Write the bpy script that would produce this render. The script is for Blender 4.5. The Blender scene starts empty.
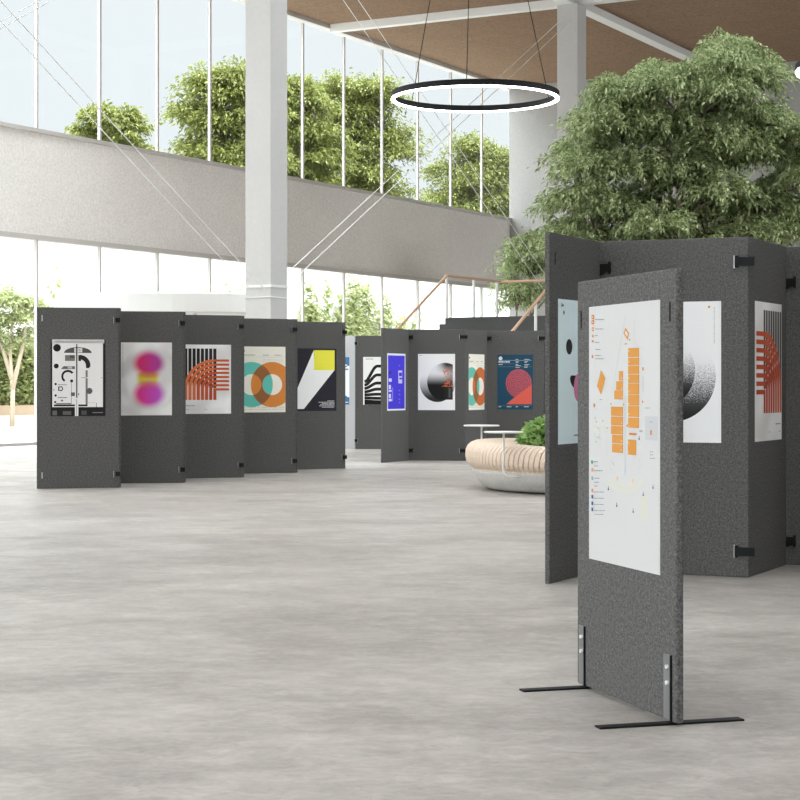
import bpy, bmesh, math, random
import numpy as np
from mathutils import Vector, Matrix
C = bpy.context.scene.collection
S = bpy.context.scene
PI = math.pi
random.seed(4)

# ------------------------------------------------------------------ camera
cam_d = bpy.data.cameras.new('camera'); cam = bpy.data.objects.new('camera', cam_d); C.objects.link(cam)
cam.location = (0, 0, 1.38); cam.rotation_euler = (PI/2, 0, 0)
cam_d.sensor_width = 36; cam_d.lens = 81; cam_d.shift_y = -15.5/800; cam_d.clip_end = 500; cam_d.clip_start = .1
S.camera = cam
S.view_settings.view_transform = 'Standard'; S.view_settings.look = 'None'
S.view_settings.gamma = 1; S.view_settings.use_curve_mapping = False
S.view_settings.exposure = 0.26

# ------------------------------------------------------------------ world + sun
U3 = Vector((.483, .876, 0)); V3 = Vector((.876, -.483, 0)); W0 = Vector((-8.89, 40, 0))   # hall axes: along and across the window wall
def uv(u, v, z=0): return W0 + U3*u + V3*v + Vector((0, 0, z))
sun_dir = Vector((-.75, -.25, .62)).normalized()       # brightest part of a thinly overcast sky: high on the left
SKY_HIGH = 8.2; SKY_SUN = 4.0
w = bpy.data.worlds.new('sky'); S.world = w; w.use_nodes = True
nt = w.node_tree; nd = nt.nodes; lk = nt.links; nd.clear()
out = nd.new('ShaderNodeOutputWorld'); bg = nd.new('ShaderNodeBackground'); lk.new(bg.outputs[0], out.inputs[0])
tc = nd.new('ShaderNodeTexCoord'); dp = nd.new('ShaderNodeVectorMath'); dp.operation = 'DOT_PRODUCT'
lk.new(tc.outputs['Generated'], dp.inputs[0]); dp.inputs[1].default_value = sun_dir
mr = nd.new('ShaderNodeMapRange'); mr.inputs[1].default_value = .1; mr.inputs[2].default_value = .95; mr.interpolation_type = 'SMOOTHSTEP'
mr.inputs[3].default_value = .98; mr.inputs[4].default_value = SKY_SUN
lk.new(dp.outputs['Value'], mr.inputs[0]); sz = nd.new('ShaderNodeSeparateXYZ'); lk.new(tc.outputs['Generated'], sz.inputs[0])
mz = nd.new('ShaderNodeMapRange'); mz.interpolation_type = 'SMOOTHSTEP'; mz.inputs[1].default_value = .24; mz.inputs[2].default_value = .75
mz.inputs[3].default_value = 0; mz.inputs[4].default_value = SKY_HIGH; lk.new(sz.outputs[2], mz.inputs[0])
d2 = nd.new('ShaderNodeVectorMath'); d2.operation = 'DOT_PRODUCT'; lk.new(tc.outputs['Generated'], d2.inputs[0])
d2.inputs[1].default_value = (V3*.92 + U3*.15 + Vector((0, 0, .36))).normalized()      # second bright sky lobe, added as fill light through the right-hand windows
m2 = nd.new('ShaderNodeMapRange'); m2.interpolation_type = 'SMOOTHSTEP'; m2.inputs[1].default_value = .6; m2.inputs[2].default_value = .98
m2.inputs[3].default_value = 0; m2.inputs[4].default_value = 4.2; lk.new(d2.outputs['Value'], m2.inputs[0])
a2 = nd.new('ShaderNodeMath'); lk.new(mr.outputs[0], a2.inputs[0]); lk.new(m2.outputs[0], a2.inputs[1])
ad = nd.new('ShaderNodeMath'); lk.new(a2.outputs[0], ad.inputs[0]); lk.new(mz.outputs[0], ad.inputs[1]); lk.new(ad.outputs[0], bg.inputs['Strength'])
bg.inputs['Color'].default_value = (.775, .825, .86, 1)

# ------------------------------------------------------------------ materials
def lin(c): return tuple(((v/255)/12.92 if v/255 <= .04045 else ((v/255+.055)/1.055)**2.4) for v in c) + (1,)
MATS = {}
def mat(name, rgb, rough=.7, metal=0, spec=.4, noise=None, bump=None):
    """plain principled material; noise=(scale, amount, detail) mottles the colour"""
    if name in MATS: return MATS[name]
    m = bpy.data.materials.new(name); m.use_nodes = True; t = m.node_tree; b = t.nodes['Principled BSDF']
    c = lin(rgb); b.inputs['Base Color'].default_value = c
    b.inputs['Roughness'].default_value = rough; b.inputs['Metallic'].default_value = metal
    b.inputs['Specular IOR Level'].default_value = spec
    if noise:
        tx = t.nodes.new('ShaderNodeTexCoord'); prev = None
        for (sc, am, de) in noise:
            n = t.nodes.new('ShaderNodeTexNoise'); n.inputs['Scale'].default_value = sc; n.inputs['Detail'].default_value = de
            n.inputs['Roughness'].default_value = .65
            t.links.new(tx.outputs['Object'], n.inputs['Vector'])
            r = t.nodes.new('ShaderNodeMapRange'); r.inputs[1].default_value = .3; r.inputs[2].default_value = .7
            r.inputs[3].default_value = 1-am; r.inputs[4].default_value = 1+am
            t.links.new(n.outputs['Fac'], r.inputs[0])
            if prev is None: prev = r.outputs[0]
            else:
                mu = t.nodes.new('ShaderNodeMath'); mu.operation = 'MULTIPLY'
                t.links.new(prev, mu.inputs[0]); t.links.new(r.outputs[0], mu.inputs[1]); prev = mu.outputs[0]
        vm = t.nodes.new('ShaderNodeVectorMath'); vm.operation = 'SCALE'; vm.inputs[0].default_value = c[:3]
        t.links.new(prev, vm.inputs['Scale']); t.links.new(vm.outputs[0], b.inputs['Base Color'])
        if bump:
            bp = t.nodes.new('ShaderNodeBump'); bp.inputs['Strength'].default_value = bump; bp.inputs['Distance'].default_value = .002
            t.links.new(prev, bp.inputs['Height']); t.links.new(bp.outputs[0], b.inputs['Normal'])
    MATS[name] = m; return m

class G:
    """small expression builder for object-space artwork shaders (x across the sheet, z up)"""
    def __init__(s, name, rough=.6):
        s.m = bpy.data.materials.new(name); s.m.use_nodes = True; s.t = s.m.node_tree
        s.b = s.t.nodes['Principled BSDF']; s.b.inputs['Roughness'].default_value = rough
        s.b.inputs['Specular IOR Level'].default_value = .3
        tx = s.t.nodes.new('ShaderNodeTexCoord'); sp = s.t.nodes.new('ShaderNodeSeparateXYZ')
        s.obj = tx.outputs['Object']; s.t.links.new(s.obj, sp.inputs[0]); s.x = sp.outputs[0]; s.z = sp.outputs[2]
    def op(s, o, a, b=None, c=None):
        n = s.t.nodes.new('ShaderNodeMath'); n.operation = o
        for i, v in enumerate((a, b, c)):
            if v is None: continue
            if isinstance(v, (int, float)): n.inputs[i].default_value = v
            else: s.t.links.new(v, n.inputs[i])
        return n.outputs[0]
    def dist(s, cx, cz, rx=1, rz=1):
        a = s.op('DIVIDE', s.op('SUBTRACT', s.x, cx), rx); b = s.op('DIVIDE', s.op('SUBTRACT', s.z, cz), rz)
        return s.op('SQRT', s.op('ADD', s.op('MULTIPLY', a, a), s.op('MULTIPLY', b, b)))
    def ramp(s, v, a, b, lo=0., hi=1., smooth=True):
        n = s.t.nodes.new('ShaderNodeMapRange'); n.interpolation_type = 'SMOOTHSTEP' if smooth else 'LINEAR'
        s.t.links.new(v, n.inputs[0])
        for i, q in enumerate((a, b, lo, hi)): n.inputs[i+1].default_value = q
        return n.outputs[0]
    def lt(s, a, b): return s.op('LESS_THAN', a, b)
    def gt(s, a, b): return s.op('GREATER_THAN', a, b)
    def mul(s, a, b): return s.op('MULTIPLY', a, b)
    def noise(s, scale, detail=2):
        n = s.t.nodes.new('ShaderNodeTexNoise'); n.inputs['Scale'].default_value = scale; n.inputs['Detail'].default_value = detail
        s.t.links.new(s.obj, n.inputs['Vector']); return n.outputs['Fac']
    def mix(s, f, a, b):
        n = s.t.nodes.new('ShaderNodeMix'); n.data_type = 'RGBA'; n.clamp_factor = True
        if isinstance(f, (int, float)): n.inputs[0].default_value = f
        else: s.t.links.new(f, n.inputs[0])
        for i, v in ((6, a), (7, b)):
            if isinstance(v, tuple): n.inputs[i].default_value = lin(v)
            else: s.t.links.new(v, n.inputs[i])
        return n.outputs[2]
    def done(s, col):
        s.t.links.new(col, s.b.inputs['Base Color']); return s.m

M_felt = mat('grey_felt', (94, 93, 92), .95, spec=.05, noise=[(330, .36, 1), (110, .36, 1), (48, .19, 1)])
M_felt_lit = mat('window_lit_felt', (178, 178, 180), .95, spec=.1, noise=[(150, .12, 1), (60, .1, 2)])  # window light put into the felt colour of the panel facing it
M_felt_edge = M_felt
M_black = mat('black_metal', (20, 20, 21), .6, spec=.2)
M_slot = mat('slot_black', (12, 12, 12), .9)
M_steel = mat('brushed_steel', (200, 200, 198), .3, metal=1)
M_zinc = mat('zinc_plate', (120, 120, 121), .4, metal=.4)
M_white = mat('white_paint', (225, 224, 221), .6)
M_plaster = mat('pale_plaster', (158, 156, 153), .9, spec=.15, noise=[(18, .07, 3), (.5, .03, 3)])
M_facade = mat('pale_render_band', (224, 219, 214), .9, spec=.15, noise=[(20, .12, 2), (.5, .03, 3)])
M_column = mat('column_concrete', (190, 188, 186), .85, spec=.2, noise=[(10, .03, 4), (1.2, .02, 3)])
M_frame = mat('window_frame_white', (190, 185, 180), .5)
M_ceil = mat('brown_acoustic_ceiling', (138, 114, 94), .95, spec=.1, noise=[(15, .26, 3), (1.1, .04, 2)])
M_wood = mat('birch_slats', (224, 204, 184), .55, noise=[(18, .05, 3)])
M_groove = mat('slat_gap', (120, 84, 58), .8)
M_concrete = mat('cast_concrete', (196, 193, 188), .9, noise=[(30, .09, 4), (4, .05, 2)])
M_rail = mat('oak_handrail', (200, 162, 134), .5)
M_stair = mat('stair_grey', (78, 78, 77), .9, noise=[(60, .12, 2)])
M_paving = mat('pale_paving', (180, 178, 172), .8, noise=[(1.2, .03, 4)])
M_gwall = mat('garden_wall_white', (206, 203, 197), .9, noise=[(.6, .02, 3)])
M_bark = mat('grey_brown_bark', (118, 104, 92), .9, noise=[(20, .2, 4)])
M_palebark = mat('pale_bark', (186, 170, 150), .9, noise=[(20, .12, 4)])
M_soil = mat('dark_soil', (66, 52, 42), .95, noise=[(20, .2, 4)])
M_sand = mat('sandstone_planter', (158, 138, 116), .9, noise=[(3, .05, 4)])
M_tabletop = mat('table_white', (232, 231, 228), .4)

def floor_material():
    g = G('polished_concrete', .42); t = g.t
    mp = t.nodes.new('ShaderNodeMapping'); mp.inputs['Scale'].default_value = (.8, 1.0, 1)
    t.links.new(g.obj, mp.inputs[0])
    def nz(sc, de, ro=.6, dist=0):
        n = t.nodes.new('ShaderNodeTexNoise'); n.inputs['Scale'].default_value = sc; n.inputs['Detail'].default_value = de
        n.inputs['Roughness'].default_value = ro; n.inputs['Distortion'].default_value = dist
        t.links.new(mp.outputs[0], n.inputs['Vector']); return n.outputs['Fac']
    a = g.ramp(nz(.55, 6, .62, .6), .35, .68); b = g.ramp(nz(3.2, 6, .7, .3), .4, .7); c = g.ramp(nz(22, 3, .6), .3, .7)
    d = g.ramp(nz(9, 8, .75, .8), .42, .64)
    f = g.op('ADD', g.op('ADD', g.mul(a, .38), g.mul(b, .27)), g.op('ADD', g.mul(c, .12), g.mul(d, .25)))
    e_ = g.ramp(nz(34, 4, .7, .5), .5, .68)
    f = g.op('ADD', f, g.mul(e_, -.14))
    col = g.mix(f, (138, 131, 125), (194, 187, 181))
    r = g.ramp(nz(2.0, 5), .3, .7, .36, .52); t.links.new(r, g.b.inputs['Roughness'])
    g.b.inputs['Specular IOR Level'].default_value = .45
    return g.done(col)
M_floor = floor_material()

def glass_material():
    m = bpy.data.materials.new('window_glass'); m.use_nodes = True; t = m.node_tree; t.nodes.clear()
    o = t.nodes.new('ShaderNodeOutputMaterial'); mx = t.nodes.new('ShaderNodeMixShader')
    tr = t.nodes.new('ShaderNodeBsdfTransparent'); gl = t.nodes.new('ShaderNodeBsdfGlossy'); gl.inputs['Roughness'].default_value = .02
    tr.inputs[0].default_value = (.975, .985, .98, 1)
    ge = t.nodes.new('ShaderNodeNewGeometry'); dt = t.nodes.new('ShaderNodeVectorMath'); dt.operation = 'DOT_PRODUCT'
    t.links.new(ge.outputs['Normal'], dt.inputs[0]); t.links.new(ge.outputs['Incoming'], dt.inputs[1])
    def mt(op, a, b_=None):
        n_ = t.nodes.new('ShaderNodeMath'); n_.operation = op
        for i_, v_ in enumerate((a, b_)):
            if v_ is None: continue
            if isinstance(v_, (int, float)): n_.inputs[i_].default_value = v_
            else: t.links.new(v_, n_.inputs[i_])
        return n_.outputs[0]
    fac = mt('ADD', mt('MULTIPLY', mt('POWER', mt('SUBTRACT', 1, mt('ABSOLUTE', dt.outputs['Value'])), 5), .35), .015)
    t.links.new(fac, mx.inputs[0]); t.links.new(tr.outputs[0], mx.inputs[1]); t.links.new(gl.outputs[0], mx.inputs[2])
    t.links.new(mx.outputs[0], o.inputs[0]); return m
M_glass = glass_material()

def lamp_material():
    m = bpy.data.materials.new('ring_diffuser'); m.use_nodes = True; b = m.node_tree.nodes['Principled BSDF']
    b.inputs['Emission Color'].default_value = (1, .97, .93, 1); b.inputs['Emission Strength'].default_value = 10
    return m
M_lamp = lamp_material()

def leaf_material(name, c1, c2, trans=.35, rough=.5):
    m = bpy.data.materials.new(name); m.use_nodes = True; t = m.node_tree; b = t.nodes['Principled BSDF']; o = t.nodes['Material Output']
    ge = t.nodes.new('ShaderNodeNewGeometry'); mx = t.nodes.new('ShaderNodeMix'); mx.data_type = 'RGBA'
    t.links.new(ge.outputs['Random Per Island'], mx.inputs[0]); mx.inputs[6].default_value = lin(c1); mx.inputs[7].default_value = lin(c2)
    t.links.new(mx.outputs[2], b.inputs['Base Color']); b.inputs['Roughness'].default_value = rough
    b.inputs['Specular IOR Level'].default_value = .35
    tr = t.nodes.new('ShaderNodeBsdfTranslucent'); t.links.new(mx.outputs[2], tr.inputs[0])
    ms = t.nodes.new('ShaderNodeMixShader'); ms.inputs[0].default_value = trans
    t.links.new(b.outputs[0], ms.inputs[1]); t.links.new(tr.outputs[0], ms.inputs[2]); t.links.new(ms.outputs[0], o.inputs[0])
    return m
M_leaf_in = leaf_material('indoor_leaves', (106, 126, 74), (208, 218, 168), .32)
M_leaf_out = leaf_material('outdoor_leaves', (84, 94, 42), (140, 144, 76), .35)
M_leaf_pale = leaf_material('pale_leaves', (122, 134, 86), (178, 182, 132), .4)
M_leaf_hedge = leaf_material('hedge_leaves', (112, 124, 72), (176, 180, 122), .3)
M_leaf_bush = leaf_material('bush_leaves', (110, 152, 82), (184, 212, 138), .3)

# ------------------------------------------------------------------ mesh helpers
def rec(o, label=None, cat=None, group=None, kind=None):
    if label: o['label'] = label
    if cat: o['category'] = cat
    if group: o['group'] = group
    if kind: o['kind'] = kind
    return o
def obj(name, bm, m, parent=None, smooth=False, bevel=0):
    if isinstance(bm, bmesh.types.BMesh):
        me = bpy.data.meshes.new(name); bm.normal_update(); bm.to_mesh(me); bm.free()
    else: me = bm
    for q in (m if isinstance(m, (list, tuple)) else [m]): me.materials.append(q)
    if smooth:
        for p in me.polygons: p.use_smooth = True
    o = bpy.data.objects.new(name, me); C.objects.link(o)
    if parent: o.parent = parent
    if bevel:
        b = o.modifiers.new('bevel', 'BEVEL'); b.width = bevel; b.segments = 3; b.limit_method = 'ANGLE'
    return o
def empty(name, loc=(0, 0, 0), rz=0):
    o = bpy.data.objects.new(name, None); C.objects.link(o); o.location = loc; o.rotation_euler = (0, 0, rz); return o
def B(): return bmesh.new()
def box(bm, x0, x1, y0, y1, z0, z1, mi=0, M=None):
    vs = [Vector((x, y, z)) for z in (z0, z1) for y in (y0, y1) for x in (x0, x1)]
    if M: vs = [M @ v for v in vs]
    v = [bm.verts.new(p) for p in vs]
    for f in ((0, 2, 3, 1), (4, 5, 7, 6), (0, 1, 5, 4), (2, 6, 7, 3), (0, 4, 6, 2), (1, 3, 7, 5)):
        fc = bm.faces.new([v[i] for i in f]); fc.material_index = mi
    return bm
def ubox(bm, u0, u1, v0, v1, z0, z1, mi=0):
    """box in hall axes"""
    M = Matrix(((U3.x, V3.x, 0, W0.x), (U3.y, V3.y, 0, W0.y), (0, 0, 1, 0), (0, 0, 0, 1)))
    n = len(bm.faces); box(bm, u0, u1, v0, v1, z0, z1, mi, M)
    bm.faces.ensure_lookup_table(); bmesh.ops.reverse_faces(bm, faces=bm.faces[n:])
    return bm
def tube(bm, pts, r, n=10, mi=0, caps=True):
    pts = [Vector(p) for p in pts]; rs = r if isinstance(r, (list, tuple)) else [r]*len(pts)
    rings = []; up = None
    for i, p in enumerate(pts):
        d = (pts[min(i+1, len(pts)-1)]-pts[max(i-1, 0)]).normalized()
        if up is None: up = Vector((0, 0, 1)) if abs(d.z) < .9 else Vector((1, 0, 0))
        a = d.cross(up).normalized(); b = a.cross(d).normalized(); up = b
        rings.append([bm.verts.new(p + (a*math.cos(2*PI*k/n)+b*math.sin(2*PI*k/n))*rs[i]) for k in range(n)])
    for r0, r1 in zip(rings, rings[1:]):
        for k in range(n):
            f = bm.faces.new((r0[k], r0[(k+1) % n], r1[(k+1) % n], r1[k])); f.material_index = mi
    if caps:
        bm.faces.new(rings[0][::-1]).material_index = mi; bm.faces.new(rings[-1]).material_index = mi
    return bm
def lathe(bm, prof, n=48, mi=0, sx=1, sy=1, close=False):
    rings = []
    for (r, z) in prof:
        rings.append([bm.verts.new((r*math.cos(2*PI*k/n)*sx, r*math.sin(2*PI*k/n)*sy, z)) for k in range(n)])
    pr = list(zip(rings, rings[1:])) + ([(rings[-1], rings[0])] if close else [])
    for r0, r1 in pr:
        for k in range(n):
            bm.faces.new((r0[k], r0[(k+1) % n], r1[(k+1) % n], r1[k])).material_index = mi
    if not close:
        bm.faces.new(rings[0][::-1]).material_index = mi; bm.faces.new(rings[-1]).material_index = mi
    return bm

# ------------------------------------------------------------------ foliage
rng = np.random.default_rng(7)
def leaves_mesh(pos, dirs, L, Wd, jitter=.5):
    """pos, dirs: n x 3 leaf bases and growth directions -> mesh of folded pointed leaves"""
    n = len(pos); d = dirs + rng.normal(0, jitter, (n, 3)); d /= np.linalg.norm(d, axis=1)[:, None]
    up = rng.normal(0, .55, (n, 3)); up[:, 2] += 1; s = np.cross(d, up); s /= (np.linalg.norm(s, axis=1)[:, None]+1e-9)
    nn = np.cross(s, d); l = L*rng.uniform(.65, 1.25, n)[:, None]; wd = Wd*rng.uniform(.75, 1.2, n)[:, None]
    droop = np.zeros((n, 3)); droop[:, 2] = -.18
    P = np.stack([pos, pos+d*l*.45+s*wd*.5+nn*wd*.18, pos+d*l+droop*l, pos+d*l*.45-s*wd*.5+nn*wd*.18], 1).reshape(-1, 3)
    me = bpy.data.meshes.new('leaves'); me.vertices.add(4*n); me.vertices.foreach_set('co', P.ravel().astype(np.float32))
    me.loops.add(4*n); me.loops.foreach_set('vertex_index', np.arange(4*n, dtype=np.int32))
    me.polygons.add(n); me.polygons.foreach_set('loop_start', np.arange(0, 4*n, 4, dtype=np.int32))
    me.polygons.foreach_set('loop_total', np.full(n, 4, dtype=np.int32)); me.update(calc_edges=True)
    return me
def sprays(clumps, per, nl, reach, droop=.9, spread=.05, updir=.35):
    """clumps: (centre, radius-vector); every clump throws arching sprays that droop at their tips"""
    P, D = [], []
    for (c, r) in clumps:
        c = np.array(c); r = np.array(r)
        for _ in range(per):
            d = rng.normal(0, 1, 3); d[2] = abs(d[2])*.9 + updir*.3 - .15; d /= np.linalg.norm(d)
            st = c + d*r*rng.uniform(.15, .75); ln = reach*rng.uniform(.6, 1.2)
            o = d.copy(); o[2] = o[2]*.5+updir; o /= np.linalg.norm(o)
            t = np.linspace(0, 1, nl)[:, None]
            p = st + o*ln*t + np.array([0, 0, -1])*droop*ln*t**2
            tg = o + np.array([0, 0, -1])*2*droop*t; tg /= np.linalg.norm(tg, axis=1)[:, None]
            p = p + rng.normal(0, spread, p.shape)
            P.append(p); D.append(tg)
    return np.concatenate(P), np.concatenate(D)
def grow_tree(name, label, base, stems, clumps, per, nl, reach, L, Wd, lm, bm_mat, droop=.8, spread=.05, trunk_r=.09, group=None, cat='tree'):
    r = empty(name, base); rec(r, label, cat, group)
    b = B()
    for st in stems:
        tube(b, st, [trunk_r*(1-.75*i/(len(st)-1)) for i in range(len(st))], 9)
    for (c, rr) in clumps:                                    # limbs from the nearest stem into each clump
        c = Vector(c); best = min((p for st in stems for p in st[1:]), key=lambda p: (Vector(p)-c).length + max(0, Vector(p).z-c.z)*3)
        p0 = Vector(best); mid = (p0+c)/2 + Vector((0, 0, .08*(c-p0).length))
        tube(b, [p0, mid, c], [trunk_r*.35, trunk_r*.22, trunk_r*.08], 6)
    obj('trunk', b, bm_mat, r, True)
    P, D = sprays(clumps, per, nl, reach, droop, spread)
    obj('foliage', leaves_mesh(P, D, L, Wd), lm, r)
    return r

# ------------------------------------------------------------------ the hall
CEIL = 11.83; SILL = 7.12; LOW = 4.79; PITCH = 2.29; UEND = 26.37
def struct(name, bm, m, **k):
    o = obj(name, bm, m, **k); o['kind'] = 'structure'; return o
b = B(); ubox(b, -48, UEND+.3, -.15, 34, -.3, 0); struct('floor', b, M_floor)
b = B(); ubox(b, -48, 60, -60, -.16, -.32, -.02); struct('ground', b, M_paving)
CEIL0 = 1.5
b = B(); ubox(b, CEIL0, UEND+.3, -.3, 34, CEIL, CEIL+.4); struct('ceiling', b, M_ceil)
NSK, SKP = 9, 5.5
SKWS = (1.7, 1.5, 1.2, .9, .85, .95, 1.1, 1.2, 1.2)                    # unseen skylight slots, added to bring light from above into the hall
for k in range(NSK):
    ua = CEIL0-SKP*k; SKW = SKWS[k]
    b = B(); ubox(b, ua-SKP, ua-SKW, -.3, 34, CEIL, CEIL+.4); struct('ceiling', b, M_ceil)
    b = B(); ubox(b, ua-SKW, ua, -.3, 34, CEIL+.2, CEIL+.23); struct('window_%d' % (101+k), b, M_glass)  # glazing of an added skylight, out of view
b = B(); ubox(b, UEND, UEND+.3, -.02, 34.3, 0, CEIL); struct('wall_back', b, M_plaster)
b = B(); ubox(b, -48, 2, 34, 34.3, 0, CEIL); ubox(b, 2, UEND, 34, 34.3, 0, 3.2); ubox(b, 2, UEND, 34, 34.3, CEIL-.5, CEIL)
for k in range(6): ubox(b, 2+k*4.2, 2.25+k*4.2, 34, 34.3, 3.2, CEIL-.5)
struct('wall_right', b, M_plaster)
for k in range(6):
    b = B(); ubox(b, 2.25+k*4.2, min(6.2+k*4.2, UEND), 34.1, 34.12, 3.2, CEIL-.5); struct('window_%d' % (111+k), b, M_glass)  # unseen glazed openings added to light the window band from the right
K0, K1 = -16, 10
u_first = 1.21+PITCH*K0
b = B(); ubox(b, u_first, UEND, -.25, .0, LOW, SILL); struct('wall_left', b, M_facade)
b = B(); ubox(b, u_first, UEND, -.2, .1, SILL, SILL+.09); struct('trim_1', b, M_frame)
b = B(); ubox(b, u_first, UEND, -.2, .06, LOW-.12, LOW); struct('trim_2', b, M_frame)
b = B(); ubox(b, u_first, UEND, -.2, .08, CEIL-.12, CEIL); struct('trim_3', b, M_frame)
b = B(); ubox(b, u_first, UEND, -.22, .05, 0, .07); struct('trim_4', b, M_frame)
b = B(); ubox(b, -48, u_first, -.25, 0, 0, CEIL); struct('wall_left_rear', b, M_facade)  # unseen stretch made solid to keep left light off the sign
n = 0
for k in range(K0, K1+1):
    u0 = 1.21+PITCH*k
    for (z0, z1) in ((SILL+.09, CEIL-.2), (.07, LOW-.12)):
        n += 1
        r = empty('window_%d' % n, uv(u0, 0, 0)); r['kind'] = 'structure'
        b = B(); M = Matrix.Identity(4)
        ubox(b, u0-.03, u0+.03, -.03, .05, z0, z1)
        o = obj('window_frame', b, M_frame); o.parent = r; o.matrix_parent_inverse = Matrix.Translation(-uv(u0, 0, 0))
        b = B(); ubox(b, u0+.03, min(u0+PITCH, UEND)-.03, -.03, -.018, z0, z1)
        o = obj('window_pane', b, M_glass); o.parent = r; o.matrix_parent_inverse = Matrix.Translation(-uv(u0, 0, 0))

# columns, beams, cable bracing
COLV = 7.65
def u_of(p): return (Vector(p)-W0).dot(U3)
u1 = u_of((-2.64, 35.5, 0)); u2 = u_of((4.63, 48.7, 0)); du = u2-u1
BEAMZ = 11.62
def copy_tree(o, parent=None):
    c = o.copy(); C.objects.link(c)
    if parent: c.parent = parent
    for ch in o.children: copy_tree(ch, c)
    return c
def column(u, lab):
    r = empty('column', uv(u, COLV), math.atan2(U3.y, U3.x)); rec(r, lab, 'column', 'square concrete columns')
    b = B(); box(b, -.3, .3, -.3, .3, 0, BEAMZ); obj('shaft', b, M_column, r, bevel=.015)
    b = B(); box(b, -.315, .315, -.315, .315, 3.28, 3.33); box(b, -.315, .315, -.315, .315, 3.08, 3.1); obj('collar', b, M_white, r)
    return r
column(u1, 'tall pale square concrete column in front of the windows, behind the left row of panels')
column(u2, 'tall pale square concrete column left of the big indoor tree, meeting the ceiling beams')
column(u1-du, 'tall pale square concrete column outside the left edge of the picture')
i = 0
b = B(); ubox(b, -16, UEND, COLV-.17, COLV+.17, BEAMZ, CEIL); struct('ceiling_beam_along', b, M_white)
for u in (u1, u2):
    for (v0, v1) in ((0.1, COLV-.17), (COLV+.17, 34)):
        b = B(); ubox(b, u-.14, u+.14, v0, v1, BEAMZ, CEIL); struct('ceiling_beam', b, M_white)
def cable(pa, pb, lab):
    b = B(); tube(b, [pa, pb], .009, 6); rec(obj('bracing_cable', b, M_white), lab, 'cable', 'diagonal bracing cables between the columns')
for (ua, ub, side, where) in ((u1, u2, 0, 'between the visible columns'), (u1-du, u1, 1, 'left of the left column')):
    for s, sn in ((-.17, 'window side'), (.17, 'hall side')):
        e = .33
        cable(uv(ua+e, COLV+s, 3.25), uv(ub-e, COLV+s, 11.2), 'pale steel cable rising rightwards %s, %s one of its pair' % (where, sn))
        cable(uv(ua+e, COLV+s, 11.2), uv(ub-e, COLV+s, 3.25), 'pale steel cable falling rightwards %s, %s one of its pair' % (where, sn))

# curved white canopy on posts behind the left row
r = empty('curved_canopy', (-4.75, 37.3, 0)); rec(r, 'low curved white canopy on slim posts behind the left row of panels', 'canopy')
b = B(); lathe(b, [(2.3, 2.82), (2.35, 2.84), (2.35, 3.2), (2.3, 3.22)], 64, sy=.62); obj('canopy_band', b, M_white, r, False)
for (x, y) in ((.6, -.9), (-1.5, .6), (1.5, .6), (-.75, -.9)):
    b = B(); tube(b, [(x, y, 0), (x, y, 2.83)], .04, 10); obj('post', b, M_steel, r)

# ------------------------------------------------------------------ staircase behind the far panels
LZ = 3.04; SB = Vector((1.118, 44.7, 0))
st = empty('staircase', SB, 0); rec(st, 'dark grey staircase with oak handrails and glass balustrade behind the far right panels', 'staircase')
def sp(a, c, z): return U3*a + V3*c + Vector((0, 0, z))       # a along the hall from the top step, c across
def sbox(bm, a0, a1, c0, c1, z0, z1):
    M = Matrix(((U3.x, V3.x, 0, 0), (U3.y, V3.y, 0, 0), (0, 0, 1, 0), (0, 0, 0, 1)))
    n0 = len(bm.faces); box(bm, a0, a1, c0, c1, z0, z1, 0, M); bm.faces.ensure_lookup_table(); bmesh.ops.reverse_faces(bm, faces=bm.faces[n0:])
b = B(); sbox(b, 0, 3.07, 0, 3.18, 0, LZ); obj('landing', b, M_stair, st)
b = B()
for k in range(17):
    z = LZ*(17-k)/18; sbox(b, -.307*(k+1), -.307*k, 0, 3.18, 0, z)
obj('flight_of_steps', b, M_stair, st)
sl = LZ/18/.307; e = -17*.307
b = B(); tube(b, [sp(e, .05, LZ+1.04+e*sl), sp(0, .05, LZ+1.04), sp(3.07, .05, LZ+1.04), sp(3.07, 3.13, LZ+1.04)], .035, 8); obj('handrail', b, M_rail, st)
b = B(); tube(b, [sp(e, 3.13, LZ+1.04+e*sl), sp(0, 3.13, LZ+1.04), sp(3.07, 3.13, LZ+1.04)], .035, 8); obj('handrail', b, M_rail, st)
for (a, c) in [(0, .05), (1.5, .05), (2.85, .05), (2.85, 1.5), (0, 3.13), (2.85, 3.13)] + [(-x, c) for x in (1.45, 2.9, 4.3) for c in (.05, 3.13)]:
    zb = LZ+min(0, a)*sl-.02
    b = B(); tube(b, [sp(a, c, zb), sp(a, c, zb+1.03)], .035, 8); obj('baluster', b, M_white, st)
for (a0, a1, c) in ((.1, 1.4, .05), (1.6, 2.75, .05)):
    b = B(); sbox(b, a0, a1, c-.006, c+.006, LZ+.05, LZ+.9); obj('glass_infill', b, M_glass, st)

# ------------------------------------------------------------------ ring lights
def ring_light(cx, cy, lab):
    R = 1.377; zr = 6.11
    r = empty('ring_light', (cx, cy, 0)); rec(r, lab, 'lamp', 'suspended ring lights')
    b = B(); lathe(b, [(R-.055, zr-.045), (R, zr-.045), (R, zr+.05), (R-.055, zr+.05)], 96, close=True); obj('ring_housing', b, M_black, r)
    b = B(); lathe(b, [(R-.058, zr-.068), (R-.002, zr-.068), (R-.002, zr-.046), (R-.058, zr-.046)], 96, close=True); obj('diffuser', b, M_lamp, r)
    for k in range(3):
        a = math.radians((140, 262, 22)[k])
        b = B(); tube(b, [((R-.03)*math.cos(a), (R-.03)*math.sin(a), zr+.04), (0, 0, CEIL-.06)], .007, 5); obj('hanging_cable', b, M_black, r)
    b = B(); tube(b, [(0, 0, CEIL-.07), (0, 0, CEIL)], .09, 20); obj('ceiling_rose', b, M_white, r)
ring_light(1.23, 29.5, 'black ring light with glowing underside hung above the middle of the hall')
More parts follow.
